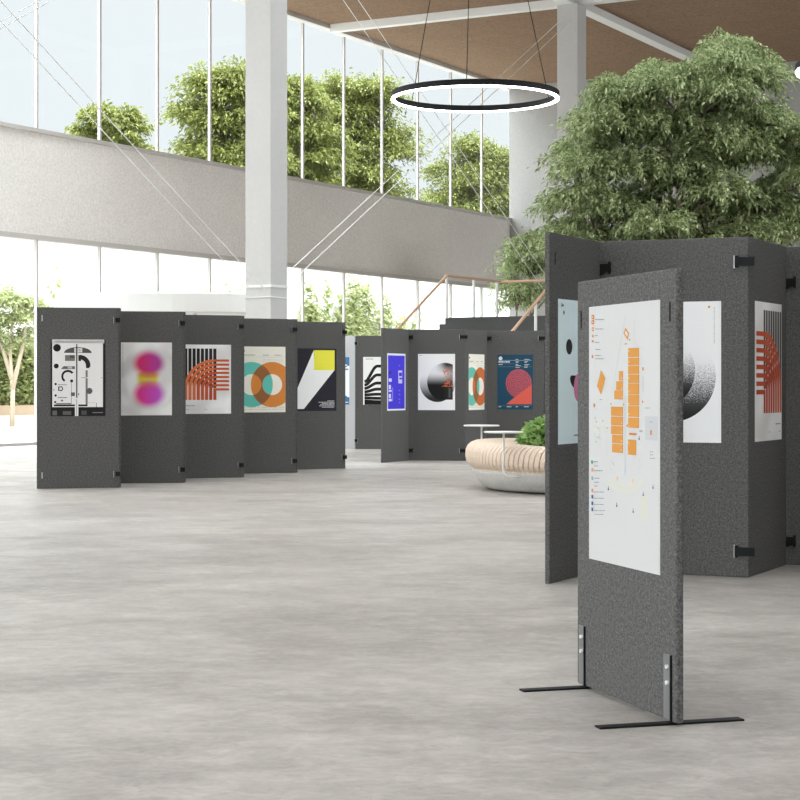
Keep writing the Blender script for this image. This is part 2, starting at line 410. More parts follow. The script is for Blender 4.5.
ring_light(7.27, 26.7, 'ring light cut off by the right edge of the picture, beside the tree')

# ------------------------------------------------------------------ posters
PW, PH = .72, 1.02
PC = {}
def pm(rgb):
    k = 'ink_%d_%d_%d' % tuple(rgb)
    return mat(k, rgb, .6, spec=.3)
class Art:
    """one sheet: shapes laid over one another by a hair, in sheet metres (x from the left edge, z from the bottom)"""
    def __init__(s, w=PW, h=PH, base=(250, 250, 249), box_=None):
        s.w, s.h = w, h; s.bm = B(); s.mats = []; s.L = 1; s.box = box_
        box(s.bm, 0, w, -.0015, 0, 0, h, s.mi(base))
    def mi(s, c):
        m = c if not isinstance(c, tuple) else pm(c)
        if m not in s.mats: s.mats.append(m)
        return s.mats.index(m)
    def X(s, x): return (x-s.box[0])/(s.box[2]-s.box[0])*s.w if s.box else x*s.w
    def Z(s, y): return s.h-(y-s.box[1])/(s.box[3]-s.box[1])*s.h if s.box else y*s.h
    def sx(s, d): return d/(s.box[2]-s.box[0])*s.w if s.box else d*s.w
    def poly(s, pts, c, clip=True):
        P = [(s.X(x), s.Z(y)) for x, y in pts]
        return s.raw(P, c, clip)
    def raw(s, P, c, clip=True):
        if clip:
            for ax, lim, sg in ((0, .001, 1), (0, s.w-.001, -1), (1, .001, 1), (1, s.h-.001, -1)):
                Q = []
                for i in range(len(P)):
                    a, b_ = P[i], P[(i+1) % len(P)]; ia = (a[ax]-lim)*sg >= 0; ib = (b_[ax]-lim)*sg >= 0
                    if ia: Q.append(a)
                    if ia != ib:
                        t = (lim-a[ax])/(b_[ax]-a[ax]); Q.append((a[0]+(b_[0]-a[0])*t, a[1]+(b_[1]-a[1])*t))
                P = Q
                if len(P) < 3: return
        area = sum(P[i][0]*P[(i+1) % len(P)][1]-P[(i+1) % len(P)][0]*P[i][1] for i in range(len(P)))
        if area < 0: P = P[::-1]
        y = -.0015-.0004*s.L
        f = s.bm.faces.new([s.bm.verts.new((x, y, z)) for x, z in P]); f.material_index = s.mi(c)
    def up(s): s.L += 1
    def rect(s, x0, y0, x1, y1, c): s.poly([(x0, y0), (x1, y0), (x1, y1), (x0, y1)], c)
    def disc(s, x, y, r, c, ry=None, a0=0, a1=360, n=40):
        cx, cz = s.X(x), s.Z(y); rx = s.sx(r); rz = rx if ry is None else abs(s.Z(y+ry)-cz)
        s.raw([(cx+rx*math.cos(math.radians(a0+(a1-a0)*k/n)), cz+rz*math.sin(math.radians(a0+(a1-a0)*k/n))) for k in range(n + (0 if a1-a0 >= 360 else 1))], c)
    def arc(s, x, y, r0, r1, a0, a1, c, n=28, ratio=1.):
        cx, cz = s.X(x), s.Z(y); q0, q1 = s.sx(r0), s.sx(r1)
        for k in range(n):
            A, Bb = math.radians(a0+(a1-a0)*k/n), math.radians(a0+(a1-a0)*(k+1)/n)
            s.raw([(cx+q1*math.cos(A), cz+q1*math.sin(A)*ratio), (cx+q1*math.cos(Bb), cz+q1*math.sin(Bb)*ratio), (cx+q0*math.cos(Bb), cz+q0*math.sin(Bb)*ratio), (cx+q0*math.cos(A), cz+q0*math.sin(A)*ratio)], c)
    def dashes(s, x0, x1, y, t, c, seed=1):
        rr = random.Random(seed); x = x0; W = x1-x0
        while x < x1:
            l = W*rr.uniform(.06, .2); s.rect(x, y-t/2, min(x+l, x1), y+t/2, c); x += l+W*.03
    def stroke(s, pts, th, c):
        P = [(s.X(x), s.Z(y)) for x, y in pts]; L_, R_ = [], []
        for i, p in enumerate(P):
            a, b_ = P[max(i-1, 0)], P[min(i+1, len(P)-1)]; dx, dz = b_[0]-a[0], b_[1]-a[1]; l = math.hypot(dx, dz) or 1
            L_.append((p[0]-dz/l*th/2, p[1]+dx/l*th/2)); R_.append((p[0]+dz/l*th/2, p[1]-dx/l*th/2))
        for i in range(len(P)-1): s.raw([L_[i], L_[i+1], R_[i+1], R_[i]], c)
    def text(s, txt, x, y, size, c):
        cu = bpy.data.curves.new('t', 'FONT'); cu.body = txt; cu.size = size
        o = bpy.data.objects.new('t', cu); C.objects.link(o); bpy.context.view_layer.update()
        me = o.to_mesh(); cx, cz = s.X(x), s.Z(y); yy = -.0015-.0004*s.L; mi = s.mi(c)
        vs = [s.bm.verts.new((cx+v.co.x, yy, cz+v.co.y)) for v in me.vertices]
        for p in me.polygons:
            try: s.bm.faces.new([vs[i] for i in p.vertices]).material_index = mi
            except ValueError: pass
        o.to_mesh_clear(); bpy.data.objects.remove(o)
    def make(s, mirror=False):
        if mirror:
            for v in s.bm.verts: v.co.x = s.w-v.co.x
            bmesh.ops.reverse_faces(s.bm, faces=s.bm.faces[:])
        me = bpy.data.meshes.new('poster'); s.bm.to_mesh(me); s.bm.free()
        for m in s.mats: me.materials.append(m)
        return me

def art_machine():
    a = Art(base=(22, 22, 22), box_=(85, 118, 690, 992)); pale = (232, 229, 228); gr = (98, 95, 95); k = (18, 18, 18)
    a.rect(103, 130, 662, 890, pale); a.rect(100, 118, 676, 160, (226, 225, 224)); a.up()
    a.disc(118, 132, 12, (240, 240, 240))
    a.disc(155, 215, 42, k); a.disc(147, 422, 27, k)
    a.disc(385, 272, 152, (84, 82, 82), ry=66, a0=0, a1=180)
    a.rect(243, 297, 352, 364, (120, 116, 112)); a.rect(300, 297, 352, 330, (50, 48, 48)); a.rect(388, 297, 420, 364, (38, 37, 37))
    a.arc(405, 415, 68, 118, -8, 90, (34, 34, 34), ratio=1.0)
    a.rect(474, 400, 512, 445, (34, 34, 34)); a.rect(470, 470, 493, 862, (120, 118, 119))
    a.poly([(198, 456), (228, 424), (352, 424), (352, 456)], (105, 101, 100)); a.rect(270, 428, 322, 452, (205, 203, 201))
    a.arc(275, 540, 50, 73, 35, 235, k)
    a.disc(140, 627, 13, k); a.disc(140, 757, 13, k); a.disc(316, 592, 17, k); a.disc(135, 832, 12, k)
    a.dashes(165, 265, 635, 8, gr, 3); a.dashes(165, 265, 781, 9, k, 4); a.rect(118, 680, 124, 705, gr)
    a.rect(195, 811, 226, 818, k); a.rect(207, 800, 214, 830, k)
    a.rect(308, 722, 352, 764, gr); a.rect(311, 600, 316, 850, (120, 118, 118))
    a.disc(512, 706, 34, (92, 90, 91)); a.rect(390, 730, 398, 756, k)
    a.rect(492, 838, 580, 842, (180, 178, 176)); a.rect(586, 840, 592, 890, gr); a.rect(145, 846, 310, 856, k); a.rect(122, 860, 492, 880, k)
    a.rect(105, 930, 155, 982, (100, 98, 96)); a.rect(218, 935, 312, 978, (96, 90, 86)); a.rect(424, 930, 482, 978, (78, 76, 76)); a.rect(545, 948, 662, 958, (120, 120, 120))
    a.up(); a.rect(344, 215, 434, 266, (216, 214, 212)); a.rect(392, 232, 412, 246, (120, 118, 116)); a.rect(352, 268, 390, 992, (226, 226, 225))
    a.rect(415, 550, 664, 560, (232, 231, 230)); a.up()
    a.rect(366, 172, 379, 784, (24, 24, 24)); a.rect(368, 800, 375, 984, (150, 150, 150)); a.rect(420, 552, 476, 557, (90, 90, 90)); a.rect(640, 552, 664, 557, (90, 90, 90))
    a.rect(168, 655, 180, 704, k); a.rect(168, 655, 198, 665, k); a.rect(168, 694, 198, 704, k); a.arc(196, 679.5, 15, 25, -90, 90, k, ratio=1.13)
    return a.make()
def art_blobs():
    def c(x, y): return ((x-55)/460*PW, PH-(y-115)/645*PH)
    g = G('blurred_blobs'); sc = PW/460
    n = g.noise(2.2, 1)
    base = g.mix(g.ramp(n, .35, .65), (222, 219, 218), (252, 251, 250))
    dC = g.dist(*c(330, 440), 1, 1); base = g.mix(g.ramp(g.op('ABSOLUTE', g.op('SUBTRACT', dC, .40)), 0, .09, .3, 0), base, (190, 188, 188))
    def blob(cx, cy, rx, ry, soft):
        x, z = c(cx, cy); d = g.dist(x, z, rx*sc, ry*sc*1.0); return g.ramp(d, 1+soft, 1-soft)
    y_ = blob(300, 430, 92, 85, .30); col = g.mix(y_, base, (218, 205, 62))
    gx = g.ramp(g.x, c(190, 0)[0], c(420, 0)[0])
    # each lobe: softer on the outer side
    zt = c(0, 300)[1]
    t = blob(310, 300, 130, 104, .36); col = g.mix(t, col, g.mix(gx, (222, 44, 108), (176, 62, 152)))
    bt = blob(310, 572, 130, 108, .36); col = g.mix(bt, col, g.mix(gx, (230, 52, 136), (202, 86, 206)))
    col = g.mix(g.mul(blob(310, 400, 96, 30, .5), .45), col, (214, 96, 60))
    col = g.mix(g.mul(blob(310, 486, 96, 30, .5), .45), col, (214, 110, 70))
    a = Art(box_=(55, 115, 515, 760)); a.rect(55, 115, 515, 760, g.done(col)); a.up(); a.dashes(0, 0, 0, 0, (0, 0, 0)) if False else None
    for k in range(26): a.rect(77, 130+k*11.5, 81, 130+k*11.5+random.Random(k).uniform(4, 9), (120, 118, 118))
    return a.make()
def art_arches(or_=((226, 118, 68), (206, 92, 50), (186, 76, 42)), bar=(36, 35, 35), name='soft_white'):
    g = G(name); col = g.mix(g.ramp(g.noise(2.0, 1), .35, .65), (226, 223, 222), (253, 253, 252)); base = g.done(col)
    a = Art(box_=(90, 90, 505, 700)); a.rect(90, 90, 505, 700, base); a.up()
    sx = PW/415; sz = PH/610; ratio = sz*260/(sx*257)
    for k in range(8):
        x = 98+36*k; rr = 257-36*k
        top = 480-math.sqrt(max(0, 1-((355-x-13)/257)**2))*260
        a.rect(x, 125, x+27, 472, bar)
    a.up()
    for k in range(8):                                       # gaps in the weave
        x = 98+36*k+27
        for j in range(6):
            if k < 7: pass
    for k in range(8):
        c = or_[0] if k < 3 else (or_[1] if k < 6 else or_[2]); rr = 257-36*k; x = 98+36*k
        if rr > 14: a.arc(355, 480, rr-27, rr, 90, 180, c, ratio=ratio)
        elif rr > 0: a.arc(355, 480, 0.5, rr, 90, 180, c, ratio=ratio)
        a.rect(x, 480, x+27, 578, c)
        y0 = 480-rr*260/257; a.rect(355, y0, 488, y0+20, or_[1])
    a.up(); a.dashes(112, 190, 628, 5, (110, 108, 108), 2); a.dashes(112, 140, 662, 4, (160, 158, 158), 5); a.dashes(270, 300, 662, 4, (170, 168, 168), 5)
    return a
def art_rings(cx1=170, cx2=315, teal=(104, 200, 186), orange=(222, 138, 62), name='overlapping_rings'):
    g = G(name); k = PW/306
    def p(x, y): return (x-102)*k, PH-(y-88)/479*PH
    d1 = g.dist(*p(cx1, 365)); d2 = g.dist(*p(cx2, 365)); R, r = 149*k, 69*k
    # sheets are slightly foreshortened in the picture, the rings are true circles on the sheet
    t = g.mul(g.lt(d1, R), g.gt(d1, r)); o = g.mul(g.lt(d2, R), g.gt(d2, r))
    col = g.mix(t, (244, 240, 228), teal); col = g.mix(o, col, orange); col = g.mix(g.mul(t, o), col, (152, 98, 56))
    a = Art(box_=(102, 88, 408, 567)); a.rect(102, 88, 408, 567, g.done(col)); a.up()
    a.disc(114, 120, 9, (50, 48, 46)); a.dashes(106, 195, 150, 4, (90, 86, 80), 1)
    a.rect(105, 163, 405, 164.5, (186, 180, 168)); a.dashes(250, 290, 150, 4, (130, 126, 118), 2); a.dashes(330, 380, 150, 4, (130, 126, 118), 3)
    for q in (185, 200): a.dashes(250, 395, q, 2.5, (190, 185, 174), q)
    a.dashes(106, 400, 530, 3, (186, 180, 168), 8); a.dashes(106, 400, 545, 3, (196, 190, 178), 9)
    return a.make()
def art_wedge():
    a = Art(base=(36, 33, 44), box_=(490, 103, 762, 555))
    a.poly([(607, 115), (611, 258), (748, 260), (540, 540), (491, 540), (491, 405)], (248, 248, 248)); a.up()
    a.rect(609, 115, 750, 260, (244, 238, 76))
    for i, (x0, y) in enumerate(((700, 483), (640, 492), (662, 501), (650, 510), (645, 519), (664, 528))): a.dashes(x0, 748, y, 5, (205, 203, 206), i)
    return a.make()
def art_vase():
    a = Art(base=(226, 230, 233), box_=(0, 0, 100, 140)); bl = (44, 98, 142)
    a.rect(0, 0, 100, 26, bl); a.rect(0, 118, 100, 140, bl)
    L_ = [(50-28*abs(t)**1.6-6, 26+92*(t+1)/2) for t in np.linspace(-1, 1, 17)]
    for cx in (50,):
        P = [(cx-5-38*abs(t)**3, 26+46*(t+1)) for t in np.linspace(-1, 1, 21)]; Q = [(cx+5+38*abs(t)**3, 26+46*(t+1)) for t in np.linspace(-1, 1, 21)]
        for i in range(20): a.poly([P[i], P[i+1], Q[i+1], Q[i]], bl)
    a.up(); a.dashes(10, 90, 24, 5, (226, 230, 233), 3); a.dashes(60, 95, 36, 5, bl, 4); a.rect(10, 132, 95, 134, (226, 230, 233))
    return a.make()
def art_waves():
    a = Art(base=(244, 243, 240), box_=(0, 0, 100, 141)); k = (14, 14, 14)
    ys = [(73, 27), (83, 53), (93, 77), (103, 95), (112, 110), (121, 122), (130, 132), (137, 137)]
    for (y0, y1) in ys:
        pts = [(4+92*t, y0+(y1-y0)*math.sin(min(1, t*2.4)*PI/2)**2 if t < .55 else y1+(y0-y1)*.55*((t-.55)/.45)**2) for t in np.linspace(0, 1, 30)]
        a.stroke(pts, .062, k)
    a.dashes(8, 30, 6, 2, (120, 120, 120), 2)
    return a.make()
def art_blue():
    a = Art(base=(236, 236, 242), box_=(0, 0, 100, 141)); a.rect(4, 5, 96, 137, (66, 54, 214)); a.up()
    w_ = (214, 212, 244)
    for i, (y, h_) in enumerate(((62, 8), (78, 10), (90, 5), (100, 10), (112, 6), (44, 7))):
        a.rect(8, y, 20 if i % 2 else 24, y+h_, w_ if i != 5 else (48, 40, 150))
    a.rect(60, 42, 82, 74, w_); a.rect(27, 84, 31, 118, (150, 146, 232)); a.up(); a.rect(64, 47, 80, 56, (66, 54, 214)); a.rect(66, 60, 84, 64, (66, 54, 214))
    for q in (28, 90, 100, 112, 120): a.rect(62, q, 70, q+3, (130, 124, 230))
    return a.make()
def art_sphere():
    g = G('graded_sphere'); 
    def p(x, y): return (x-485)/242*PW, PH-(y-87)/375*PH
    k = PW/242
    d1 = g.dist(*p(612, 282)); d2 = g.dist(*p(662, 275)); x1 = p(712, 0)[0]; zb = p(0, 392)[1]
    top, bot = p(0, 170)[1], p(0, 360)[1]
    s1 = g.ramp(g.z, p(0, 215)[1], p(0, 390)[1]); s2 = g.ramp(g.z, p(0, 205)[1], p(0, 300)[1])
    inside = g.mul(g.mul(g.lt(d2, 117*k), g.lt(g.x, x1)), g.gt(g.z, zb))
    cap = g.mul(g.ramp(g.z, p(0, 235)[1], p(0, 150)[1]), g.ramp(g.x, p(590, 0)[0], p(680, 0)[0]))
    col = g.mix(g.mul(g.lt(d1, 115*k), s1), (250, 250, 250), (40, 40, 40))
    col = g.mix(g.mul(inside, g.op('MAXIMUM', s2, cap)), g.mix(g.mul(inside, .35), col, (225, 225, 225)), (8, 8, 8))
    col = g.mix(g.mul(inside, g.mul(g.ramp(g.x, p(640, 0)[0], p(712, 0)[0]), .55)), col, (60, 60, 60))
    a = Art(box_=(485, 87, 727, 462)); a.rect(485, 87, 727, 462, g.done(col)); a.up()
    rr = random.Random(5)
    for j in range(62): x = rr.uniform(648, 703); y = rr.uniform(172, 305); a.rect(x, y, x+rr.uniform(4, 14), y+rr.uniform(2, 7), (222, 110, 60))
    a.rect(640, 302, 708, 305, (222, 110, 60))
    for j in range(9): a.rect(685, 318+j*7, 697, 321+j*7, (120, 120, 120))
    a.dashes(494, 510, 97, 3, (150, 150, 150))
    return a.make()
def art_halftone():
    g = G('halftone_crescent')
    def p(x, y): return (x+233)/468*PW, PH-(y-50)/715*PH
    gr = g.noise(260, 1); cx, cz = p(0, 425)
    d1 = g.dist(*p(-4, 430)); d2 = g.dist(*p(-70, 400)); k = PW/468
    grad1 = g.ramp(g.z, p(0, 290)[1], p(0, 640)[1]); grad2 = g.ramp(g.z, p(0, 260)[1], p(0, 520)[1])
    n = g.ramp(gr, .3, .7, -.38, .38)
    g1 = g.gt(g.op('ADD', grad1, n), .5); g2 = g.gt(g.op('ADD', grad2, n), .5)
    g1 = g.op('ADD', g.mul(g1, .6), g.mul(grad1, .4)); g2 = g.op('ADD', g.mul(g2, .55), g.mul(grad2, .45))
    R1 = 214*k; R2 = 180*k
    col = g.mix(g.mul(g.lt(d1, R1), g1), (236, 236, 236), (14, 14, 14))
    i2 = g.lt(d2, R2); col = g.mix(i2, col, g.mix(g2, (236, 236, 236), (8, 8, 8)))
    a = Art(box_=(-233, 50, 235, 765)); a.rect(-233, 50, 235, 765, g.done(col)); a.up()
    a.disc(178, 78, 6, (222, 150, 90))
    for k_ in range(22): a.rect(200, 80+k_*8.5, 207, 80+k_*8.5+random.Random(k_).uniform(3, 6), (198, 198, 198))
    return a.make()
def art_planet():
    g = G('textured_disc'); n = g.noise(90, 3)
    def p(x, y): return (x-78)/400*PW, PH-(y-100)/622*PH
    d = g.dist(*p(318, 425)); rn = g.op('FRACT', g.op('ADD', g.mul(d, 26), g.mul(n, 1.8)))
    col = g.mix(g.gt(rn, .62), (200, 92, 100), (104, 68, 96))
    a = Art(base=(24, 72, 98), box_=(78, 100, 478, 722)); a.disc(318, 425, 147, g.done(col), n=64); a.up()
    a.poly([(180, 662), (262, 592), (465, 438), (465, 662)], (226, 98, 82)); wt = (222, 226, 228)
    a.disc(114, 143, 21, wt); a.rect(90, 163, 462, 167, (170, 190, 200)); a.dashes(90, 218, 182, 15, wt, 2); a.dashes(90, 138, 211, 9, wt, 3)
    a.rect(90, 202, 270, 204.5, (120, 150, 165)); a.rect(90, 236, 462, 238.5, (120, 150, 165))
    for (x, y, l) in ((283, 154, 30), (380, 154, 60), (283, 178, 36), (383, 178, 40), (283, 190, 32), (383, 190, 26), (283, 212, 28), (380, 212, 56), (283, 224, 60), (380, 228, 40), (283, 245, 46), (380, 245, 36)): a.dashes(x, x+l, y, 6, wt, int(x+y))
    for (x, l) in ((92, 28), (185, 52), (285, 26), (378, 55)): a.dashes(x, x+l, 690, 9, wt, x)
    a.rect(90, 676, 462, 678, (120, 150, 165))
    return a.make()
def art_face():
    a = Art(base=(226, 244, 250), box_=(0, 0, 100, 141)); k = (20, 20, 22)
    for x in (28, 72): a.disc(x, 46, 8, k, ry=7.6)
    a.disc(52, 76, 22, k, ry=12, a0=180, a1=360); a.poly([(30, 76.2), (33, 74), (71, 74), (74, 76.2)], k); a.up()
    a.disc(52, 86, 12, (214, 130, 168), ry=14); a.up(); a.stroke([(51, 76), (52, 92)], .006, (186, 100, 140))
    a.dashes(8, 14, 6, 2, (60, 60, 60), 1); a.rect(8, 4, 9.5, 8, (60, 60, 60)); a.disc(14, 13, 2, (90, 100, 110)); a.dashes(40, 58, 133, 1.5, (90, 100, 120), 3)
    return a.make()

# ------------------------------------------------------------------ panels
T = .036
def bracket(parent, x, z, w, inner):
    """hinge block clipped through the slots near a panel edge"""
def panel(p0, p1, lab, h=2.42, group='tall felt display panels', felt=None, br=(), slots=(), gap=.0, feet=False):
    """p0 -> p1: floor points of the visible face, left to right in the picture"""
    p0 = Vector((p0[0], p0[1], 0)); p1 = Vector((p1[0], p1[1], 0)); w_ = (p1-p0).length; d = (p1-p0)/w_
    r = empty('display_panel', p0, math.atan2(d.y, d.x)); rec(r, lab, 'display panel', group)
    b = B(); box(b, .001, w_-.001, 0, T, gap, h); o = obj('felt_board', b, felt or M_felt, r, bevel=.008)
    for (x, z) in slots:
        b = B(); box(b, x-.008, x+.008, -.002, .001, z-.04, z+.04); obj('slot', b, M_slot if p0.x > 0 else M_steel, r)
    for (side, z, style) in br:                 # side: 'L'/'R' edge of this face; style: inner or outer corner
        s = 1 if side == 'R' else -1; xe = w_ if s > 0 else 0
        xi = xe-s*.085
        b = B()
        if style == 'outer':                    # wraps round an outside corner
            box(b, min(xi, xe+s*.045), max(xi, xe+s*.045), -.024, -.001, z-.03, z+.03); box(b, xi-.012, xi+.012, -.026, -.001, z-.042, z+.042)
        elif style == 'step':                   # seen from the front at the overlap of two panels
            box(b, min(xe-s*.05, xe+s*.012), max(xe-s*.05, xe+s*.012), -.028, -.001, z-.03, z+.03)
        else:                                   # inside corner: triangular gusset
            q = [(xe-s*.002, z-.06), (xe-s*.002, z+.03), (xi, z+.03), (xi, z-.025), (xe-s*.06, z-.03)]
            f0 = [b.verts.new((x, -.002, zz)) for x, zz in q]; f1 = [b.verts.new((x, -.028, zz)) for x, zz in q]
            b.faces.new(f0); b.faces.new(f1[::-1])
            for i in range(5): b.faces.new((f0[i], f1[i], f1[(i+1) % 5], f0[(i+1) % 5]))
            bmesh.ops.recalc_face_normals(b, faces=b.faces[:])
            box(b, xi-.006, xi+.006, -.03, -.001, z-.042, z+.045)
        o = obj('hinge_bracket', b, M_black, r)
        if style != 'inner' :
            xs = xi if style == 'outer' else xe-s*.055
            b = B(); box(b, xs-.014-.006*s, xs-.006*s-.008, -.006, -.001, z-.045, z+.045); obj('slot_plate', b, M_steel, o)
    return r, d, w_
def hang(pn, me, lab, zc=1.458, off=0, w=PW, sx=1):
    r, d, w_ = pn; x = (w_-w*sx)/2+off
    o = bpy.data.objects.new('poster', me); C.objects.link(o)
    n = Vector((d.y, -d.x, 0))
    o.location = r.location + d*x + n*.0015 + Vector((0, 0, zc-PH/2)); o.rotation_euler = r.rotation_euler; o.scale.x = sx
    rec(o, lab, 'poster'); return o

ZT, ZB = 2.26, .155
# left row: faces and the returns folded behind them
Lr = [((-4.87, 24.13), (-3.79, 24.38)), ((-4.12, 25.38), (-3.06, 25.62)), ((-3.39, 26.68), (-2.35, 27.05)), ((-2.64, 28.08), (-1.634, 28.52)), ((-1.855, 29.5), (-.892, 30.0))]
ids = ['with the black and white machine poster, leftmost of the row', 'with the pink blob poster', 'with the orange arches poster, left of the column', 'with the teal and orange rings poster', 'with the black and yellow wedge poster, right end of the row']
faces = []
for i, (a, c) in enumerate(Lr):
    a = (a[0]*.988, a[1]*.988); c = ((c[0]-.015)*.988, c[1]*.988)
    br = [('R', ZT-.02, 'step'), ('R', ZB+.03, 'step')]
    faces.append(panel(a, c, 'charcoal felt display panel ' + ids[i], h=2.405, group='charcoal felt panels of the left zigzag row', br=br, slots=[(.07, ZT), (.07, ZB+.02)] if i == 0 else ()))
    if i < 4:
        nx = (Lr[i+1][0][0]*.988, Lr[i+1][0][1]*.988); k = Vector((c[0]-nx[0], c[1]-nx[1])).normalized()
        panel((nx[0]+k.x*.03, nx[1]+k.y*.03+T), (c[0]-k.x*.06, c[1]-k.y*.06), 'charcoal felt return panel folded back behind the one ' + ids[i].split(',')[0], h=2.405, group='return panels of the left zigzag row')
b = B(); 
hang(faces[0], art_machine(), 'black and white abstract machine poster with a letter D, leftmost poster', 1.47)
hang(faces[1], art_blobs(), 'pale poster with blurred pink and yellow blobs, second from left')
a = art_arches(); hang(faces[2], a.make(), 'white poster with orange arches over black bars, on the left row of panels')
hang(faces[3], art_rings(), 'cream poster with overlapping teal and orange rings, on the left row of panels')
hang(faces[4], art_wedge(), 'black poster with white wedge and yellow square, right end of left row')

# distant pair between the rows
pl = panel((-1.68, 39.25), (-.965, 38.45), 'display panel angled to the windows, coloured light grey for the light on it, mostly behind the left row', group='felt panels far behind the gap', felt=M_felt_lit)
hang(pl, art_vase(), 'blue and white poster partly hidden behind the right end of the left row')
pw = panel((-.955, 38.45), (.1, 38.4), 'charcoal display panel with the wavy line poster, far back in the gap', group='felt panels far behind the gap', br=[('L', ZT, 'step'), ('L', ZB+.03, 'step')])
hang(pw, art_waves(), 'white poster with black wavy stripes, half hidden in the gap')

# far right zigzag
pa = panel((-0.309, 31.748), (0.162, 32.681), 'narrow looking charcoal panel with the bright blue poster, turned away', h=2.38, group='charcoal felt panels of the far zigzag')
pb = panel((0.147, 32.72), (1.178, 32.573), 'charcoal panel facing the camera with the graded sphere poster', h=2.38, group='charcoal felt panels of the far zigzag', br=[('L', ZT-.02, 'inner'), ('R', ZT-.02, 'outer'), ('L', ZB+.03, 'inner'), ('R', ZB+.03, 'outer')])
pc = panel((1.183, 32.573), (1.625, 33.486), 'narrow looking charcoal panel with the small rings poster, above the round bench', h=2.38, group='charcoal felt panels of the far zigzag')
pd = panel((1.615, 33.525), (2.666, 33.388), 'charcoal panel with the dark blue disc poster behind the round bench', h=2.38, group='charcoal felt panels of the far zigzag', br=[('L', ZT-.02, 'inner'), ('R', ZT-.02, 'outer')])
hang(pa, art_blue(), 'bright blue poster with white border on the narrow turned panel', 1.425, off=.015)
hang(pb, art_sphere(), 'white poster with graded black sphere and orange print, far zigzag', 1.425, sx=.94)
hang(pc, art_rings(160, 325, (100, 190, 170), (206, 112, 58), 'overlapping_rings_red'), 'cream poster with teal and orange rings on the turned panel above the bench', 1.425)
hang(pd, art_planet(), 'dark blue poster with pink disc and coral triangle, behind the round bench', 1.425, sx=.92)

# near right zigzag
pe = panel((1.034, 12.45), (1.478, 13.3), 'big charcoal panel with the pale blue poster, left edge of the near zigzag', h=2.437, group='charcoal felt panels of the near zigzag', slots=[(.1, ZT)])
pf = panel((1.474, 13.325), (2.49, 12.86), 'big charcoal panel with the halftone poster, behind the free standing sign', h=2.437, group='charcoal felt panels of the near zigzag', br=[('L', ZT-.02, 'inner'), ('R', ZT, 'outer'), ('R', ZB+.03, 'outer')])
pg = panel((2.495, 12.87), (2.955, 13.77), 'charcoal panel with the mirrored orange arches poster, near the right edge', h=2.437, group='charcoal felt panels of the near zigzag')
ph = panel((2.944, 13.80), (3.97, 13.33), 'charcoal panel cut off by the right edge of the picture', h=2.437, group='charcoal felt panels of the near zigzag', br=[('L', ZT-.1, 'inner'), ('L', ZB+.03, 'inner')])
hang(pe, art_face(), 'pale blue poster with black eye, mouth and pink tongue, behind the sign', 1.47, off=.03)
hang(pf, art_halftone(), 'white poster with black halftone crescent, right behind the free standing sign', 1.47)
a = art_arches(((206, 92, 58), (196, 78, 46), (184, 66, 38)), (74, 73, 74), 'soft_white_warm'); hang(pg, a.make(True), 'white poster with mirrored orange arches, at the right edge', 1.475)

# ------------------------------------------------------------------ free standing sign
q0 = Vector((.811, 8.24, 0)); q1 = Vector((1.110, 7.242, 0)); SW = (q1-q0).length; sdx = (q1-q0)/SW; snrm = Vector((sdx.y, -sdx.x, 0))
sgn = empty('standing_sign', q0, math.atan2(sdx.y, sdx.x)); rec(sgn, 'free standing grey felt sign board on flat black feet, nearest the camera', 'sign')
M_felt_sign = M_felt
b = B(); box(b, 0, SW, 0, T, .014, 1.85); obj('felt_board', b, M_felt_sign, sgn, bevel=.009)
for x in (.05, SW-.055):
    b = B(); box(b, x-.006, x+.006, -.002, .001, 1.635, 1.715); obj('slot', b, M_slot, sgn)
for x in (.06, SW-.075):
    b = B(); box(b, x-.035, x+.035, -.004, -.0005, .02, .285); o = obj('foot_plate', b, [M_zinc], sgn, bevel=.003)
    b = B(); box(b, x+.0345, x+.041, -.009, -.0005, .018, .285); obj('plate_edge', b, M_black, o)
    for z in (.235, .17):
        b = B(); tube(b, [(x+.008, -.003, z), (x+.008, -.014, z)], .0085, 12); obj('bolt', b, M_white, o)
    b = B(); box(b, x-.028, x+.03, -.295 if x < .5 else -.31, .33, 0, .008); obj('foot', b, M_black, sgn, bevel=.002)
# the map poster, drawn in sheet coordinates found by projecting the photograph's points onto the board
def on(px, py):
    k = (px-400)/1800; t = (k*q0.y-q0.x)/(sdx.x-k*sdx.y); Y = q0.y+sdx.y*t
    return t, 1.38-(py-384.5)*Y/1800
sL = on(589.6, 400)[0]; sR = on(660.6, 400)[0]; zT = on(625, (307.2+299.5)/2)[1]; zB = on(625, (558+575.6)/2)[1]
mw, mh = sR-sL, zT-zB
mp_ = Art(mw, mh, (196, 196, 195))
def mq(x, y): s_, z_ = on(570+x/6.667, 300+y/6.667); return (s_-sL, z_-zB)
def mrect(x0, y0, x1, y1, c):
    a0 = mq(x0, (y0+y1)/2); xm = (x0+x1)/2; a1 = mq(x1, (y0+y1)/2); zt = mq(xm, y0)[1]; zb = mq(xm, y1)[1]
    mp_.raw([(a0[0], zb), (a1[0], zb), (a1[0], zt), (a0[0], zt)], c)
def mpoly(pts, c): mp_.raw([mq(*p) for p in pts], c)
OR = (200, 136, 52); gy = (140, 140, 142); bl = (50, 74, 124)
pale_y = (200, 199, 186); lg = (184, 185, 187)
for (x0, y0, x1, y1) in ((505, 775, 590, 935), (368, 640, 376, 1150)): mrect(x0, y0, x1, y1, lg)
